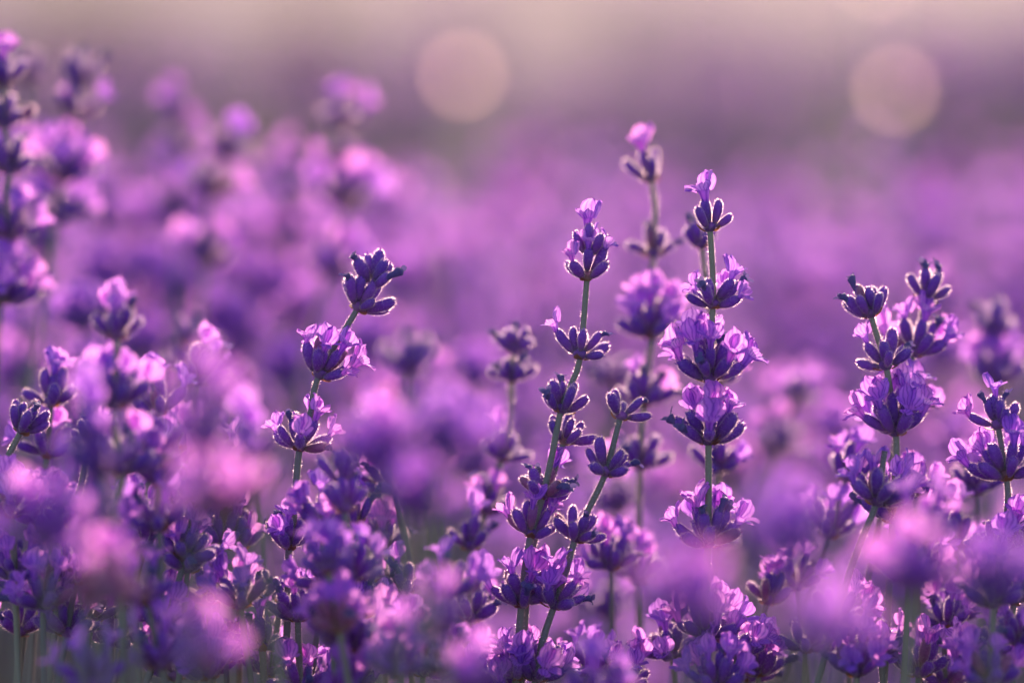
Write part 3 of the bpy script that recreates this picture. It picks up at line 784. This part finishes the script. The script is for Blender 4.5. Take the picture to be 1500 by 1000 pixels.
# nearly sharp spikes crowding between the main ones
for px, py, b, spec in [
    (62, 770, 6, [('ring', 9, 2, 1), ('ring', 10, 4, 1)]), (212, 800, 5, [('ring', 8, 3, 1), ('ring', 9, 2, 2)]), (305, 880, 4, [('ring', 9, 3, 1), ('ring', 9, 4, 0)]),
    (352, 800, 7, [('tip', 7, 1, 2), ('ring', 9, 3, 1), ('ring', 9, 3, 1)]), (470, 895, 4, [('ring', 9, 4, 1), ('ring', 9, 3, 1)]), (592, 870, 6, [('tip', 7, 2, 1), ('ring', 9, 4, 1)]),
    (620, 985, 3, [('ring', 9, 4, 1)]), (30, 925, 5, [('ring', 9, 3, 2)]), (165, 940, 4, [('ring', 9, 4, 1)]), (520, 765, 6, [('tip', 7, 1, 2), ('ring', 9, 3, 2), ('ring', 8, 2, 1)]),
    (560, 640, 8, [('tip', 6, 0, 3), ('ring', 9, 3, 2)]), (330, 965, 3, [('ring', 9, 3, 2)]), (1180, 950, 5, [('ring', 9, 4, 1)]), (1125, 880, 9, [('tip', 7, 2, 1), ('ring', 9, 4, 1)]),
    (1385, 915, 7, [('ring', 9, 4, 1), ('ring', 9, 4, 1)]), (1402, 800, 12, [('tip', 7, 1, 1), ('ring', 9, 3, 1)]), (985, 960, 6, [('ring', 9, 5, 0)]), (1338, 735, 8, [('ring', 9, 5, 0), ('ring', 9, 3, 1)]),
    (690, 905, 8, [('tip', 7, 1, 2), ('ring', 9, 3, 1)]), (255, 990, 5, [('ring', 9, 5, 0)]), (1240, 700, 14, [('tip', 7, 2, 1), ('ring', 9, 4, 1)]),
    (75, 590, 10, [('tip', 7, 2, 1), ('ring', 9, 5, 1), ('ring', 9, 4, 1)]), (232, 605, 9, [('tip', 7, 3, 1), ('ring', 10, 5, 1), ('ring', 9, 4, 1)]), (292, 560, 16, [('tip', 7, 2, 1), ('ring', 10, 5, 0), ('ring', 9, 4, 1)]),
    (335, 690, 6, [('tip', 7, 2, 1), ('ring', 10, 5, 1)]), (282, 745, -5, [('ring', 9, 4, 1), ('ring', 10, 5, 1)]), (18, 752, -6, [('ring', 9, 4, 1), ('ring', 9, 5, 1)]), (112, 850, -5, [('ring', 9, 4, 1), ('ring', 9, 4, 1)]),
    (190, 765, -6, [('ring', 9, 4, 1)]), (62, 885, -8, [('ring', 10, 5, 1)]), (352, 885, -7, [('ring', 9, 5, 1)]), (300, 990, -6, [('ring', 9, 5, 1)]), (395, 985, 4, [('ring', 9, 5, 1)]),
    (470, 770, -9, [('ring', 9, 5, 1), ('ring', 9, 4, 1)]), (590, 950, -10, [('ring', 9, 5, 1)]), (690, 800, 14, [('tip', 7, 1, 2), ('ring', 9, 4, 1)]), (1255, 985, -8, [('ring', 10, 6, 1)]), (1345, 985, 4, [('ring', 10, 6, 1)]),
    (1170, 860, 12, [('ring', 9, 5, 1)]), (1425, 985, -6, [('ring', 10, 5, 1)]), (1490, 940, -9, [('ring', 10, 5, 1)]), (1330, 850, -10, [('ring', 10, 5, 1)]), (1110, 985, 6, [('ring', 9, 5, 1)]), (1050, 1005, -6, [('ring', 9, 5, 1)]),
    (1430, 720, 16, [('ring', 9, 4, 1), ('ring', 9, 4, 0)]), (860, 985, 8, [('ring', 9, 5, 0)]), (895, 830, 14, [('ring', 9, 3, 2)])]:
    w, x, y = [], px, py
    k = random.gauss(0, .12)
    for kd, n_, o_, d_ in spec:
        w.append((x, y, random.uniform(.95, 1.1), kd, n_, o_, d_)); st = 95 * random.uniform(.8, 1.25); y += st; x -= st * k
    near = [n for n in NEAR if abs(n[1] - px) + abs(n[2] - py) > 0]
    who = min(near, key=lambda n: (n[1] - px) ** 2 + (n[2] - py) ** 2)[0]
    look = ('budded tip' if spec[0][2] < 2 else 'half-open tip') if spec[0][0] == 'tip' else ('leafy tuft of florets' if spec[0][2] > 3 else 'ring of buds')
    look = look.replace('leafy tuft', 'tuft')
    S(w, back(b * .55) if b > 0 else front(-b * .5), f"nearly sharp lavender with a {look} just {'behind' if b > 0 else 'before'} {who}", 'nearly sharp lavender between the main spikes', detail=1, rnd=random, scale=.84, thick=1.0)
BACK_L = 'pink out-of-focus lavender spike massed in the row behind the sharp ones'
BACK_G = 'blurred lavender behind'
count = 0
for px, py, b, kinds in [
    (200, 335, 55, ('full', 'full', 'some')), (260, 350, 58, ('full', 'full')), (225, 420, 50, ('full', 'some')), (120, 480, 30, ('full', 'some')),
    (350, 345, 60, ('full', 'full')), (400, 350, 62, ('full', 'some')), (450, 345, 60, ('full', 'full')), (375, 430, 50, ('full', 'some')), (520, 290, 55, ('full',)),
    (260, 440, 46, ('full', 'some')), (350, 500, 42, ('full', 'some')), (310, 620, 36, ('full', 'some')), (420, 560, 40, ('full',)), (330, 580, 30, ('bud', 'some')),
    (560, 600, 40, ('full', 'some')), (670, 380, 78, ('full', 'some')), (690, 640, 40, ('full', 'full')), (600, 560, 52, ('full',)), (1220, 640, 34, ('full', 'some')),
    (1130, 620, 44, ('tipopen', 'some')), (1190, 625, 50, ('tipopen', 'full')), (1400, 660, 40, ('full', 'some')), (1420, 640, 50, ('full',)), (972, 725, 55, ('full',)), (160, 425, 44, ('full', 'some')), (322, 470, 42, ('full', 'full')), (442, 468, 44, ('full', 'some')), (562, 335, 60, ('tipopen', 'full')), (592, 425, 56, ('full', 'some')), (690, 565, 42, ('full', 'some')), (622, 600, 34, ('tipopen', 'some')), (540, 520, 48, ('full', 'full')), (150, 330, 46, ('tipopen', 'full')), (300, 300, 50, ('tipopen', 'full', 'some')), (420, 270, 52, ('tipopen', 'full')), (250, 270, 54, ('tipopen', 'full')), (1380, 460, 44, ('tipopen', 'full')),
    (30, 560, 40, ('full', 'some')), (60, 300, 40, ('full', 'some')), (35, 500, 50, ('full',)), (210, 520, 38, ('full', 'some'))]:
    loose(px, py, back(b), kinds, 88, BACK_L, BACK_G); count += 1
KN = [('tipbud', 'some', 'full'), ('tipopen', 'full', 'full'), ('tipopen', 'full', 'some'), ('full', 'full', 'some')]
grid = []
for i in range(150):
    d = 1.28 + 1.15 * ((i + .5) / 150) ** .8
    half = 850 / PXR * d
    x = random.uniform(-half, half)
    drop = random.gauss(.197, .014) - (.017 * math.exp(-((x / d * PXR + 750 - 300) / 260) ** 2))
    # photo row for that height at that depth
    u = -(drop) ; yy = (u + d * ST) / CT
    py = 500 - yy / d * PXR
    pxx = x / d * PXR + 750
    if pxx > 560 and d < 1.85: py = max(py, 270 + (1.85 - d) / .5 * 330)
    loose(pxx, max(300 if pxx < 560 else 250, py), d, random.choice(KN), 95, BACK_L, BACK_G)
# the rest of the same row, past the few hundred that show singly
xf = []
for _ in range(1650):
    y = random.uniform(.95, 2.55); x = random.uniform(-.75, .75)
    if y < 1.3 and abs(x) < .16 * y + .03: 
        z = .30 + random.gauss(0, .03)
    else: z = .505 + random.gauss(0, .014) - (.045 if x > -.05 and y < 1.75 else 0)
    z -= .09 * max(0, (y - 2.1) / .45) ** 2
    if y < 1.25: z -= .10
    xf.append((random.randrange(6), upright(x, y, z - .26, abs(random.gauss(0, .12)), random.uniform(.9, 1.1))))
replicate('lavender_mass', FS, [M_STEM, M_CALYX, M_FLORET], xf, 'dense purple mass of further lavender spikes filling the row', 'lavender')

# ------------------------------------------------------------------ added rods with sun-diffusing discs, made-up sources for the bokeh
DIFFUSER_R = .0066
def frost_material():
    m, nt, out = newmat('frosted_diffuser')
    no = N(nt, 'ShaderNodeTexNoise'); no.inputs['Scale'].default_value = 300
    r = N(nt, 'ShaderNodeBsdfRefraction', distribution='GGX')
    nt.links.new(ramp(nt, no.outputs[0], [(0.3, (0.82, 0.60, 0.72)), (0.7, (0.92, 0.70, 0.80))]), r.inputs['Color'])
    r.inputs['Roughness'].default_value = 0.5; r.inputs['IOR'].default_value = 1.9
    nt.links.new(r.outputs[0], out.inputs[0])
    return m
M_FROST = frost_material()
def added_bokeh(px, py, d, label, DIFFUSER_R=.0074):
    top = at(px, py, d)
    root = link('added_bokeh_source', None); root.location = (top.x, top.y, 0); root.empty_display_size = .05
    tag(root, label, 'added_bokeh')
    def lathe(prof, seg=20):
        V = [(r * math.cos(2 * math.pi * s / seg), r * math.sin(2 * math.pi * s / seg), z) for z, r in prof for s in range(seg)]
        F = [(i * seg + s, i * seg + (s + 1) % seg, (i + 1) * seg + (s + 1) % seg, (i + 1) * seg + s) for i in range(len(prof) - 1) for s in range(seg)]
        return V, F
    h = top.z
    V, F = lathe([(-.05, .0005), (0, .003), (h * .5, .003), (h - DIFFUSER_R - .001, .0025)])
    link('rod', mesh('rod', V, F, [M_METAL]), root)
    # frosted disc in a metal rim, added to pass sunlight towards the lens
    r, seg = DIFFUSER_R, 20
    V = [Vector((0, -.0006, h))] + [Vector((r * q * math.cos(6.2832 * k / seg), -.0006 * (1 - q * q), h + r * q * math.sin(6.2832 * k / seg))) for q in (.5, 1) for k in range(seg)]
    F = [(0, 1 + k, 1 + (k + 1) % seg) for k in range(seg)] + [(1 + k, 1 + seg + k, 1 + seg + (k + 1) % seg, 1 + (k + 1) % seg) for k in range(seg)]
    link('disc', mesh('disc', V, F, [M_FROST]), root)
    V, F = [], []
    for k in range(seg):
        a = 6.2832 * k / seg
        for q in range(6):
            b = 6.2832 * q / 6
            rr = r + .0007 + .0007 * math.cos(b)
            V.append(Vector((rr * math.cos(a), .0007 * math.sin(b), h + rr * math.sin(a))))
    F = [(k * 6 + q, k * 6 + (q + 1) % 6, ((k + 1) % seg) * 6 + (q + 1) % 6, ((k + 1) % seg) * 6 + q) for k in range(seg) for q in range(6)]
    link('rim', mesh('rim', V, F, [M_METAL]), root)
added_bokeh(678, 108, 3.72, 'added sun diffuser on a thin metal rod that blurs into a pale warm disc')
added_bokeh(1286, -34, 3.9, 'small added sun diffuser on a rod that blurs into a faint disc above the others', .0045)
added_bokeh(1312, 130, 3.66, 'added sun diffuser on a thin metal rod that blurs into a pale lilac disc')

# ------------------------------------------------------------------ the warm evening air
def haze():
    x, z0, z1 = 720, -1.0, .95
    V = [(a, b, c) for c in (z0, z1) for b in (-x, x) for a in (-x, x)]
    F = [(0, 2, 3, 1), (4, 5, 7, 6), (0, 1, 5, 4), (2, 6, 7, 3), (0, 4, 6, 2), (1, 3, 7, 5)]
    m, nt, out = newmat('haze')
    v = N(nt, 'ShaderNodeVolumePrincipled')
    v.inputs['Color'].default_value = (0.84, 0.77, 0.93, 1)
    v.inputs['Density'].default_value = 0.0025
    v.inputs['Anisotropy'].default_value = 0.35
    nt.links.new(v.outputs[0], out.inputs['Volume'])
    tag(link('haze', mesh('haze', V, F, [m], smooth=False)), 'pale warm haze hanging over the field', None, None, 'stuff')
haze()
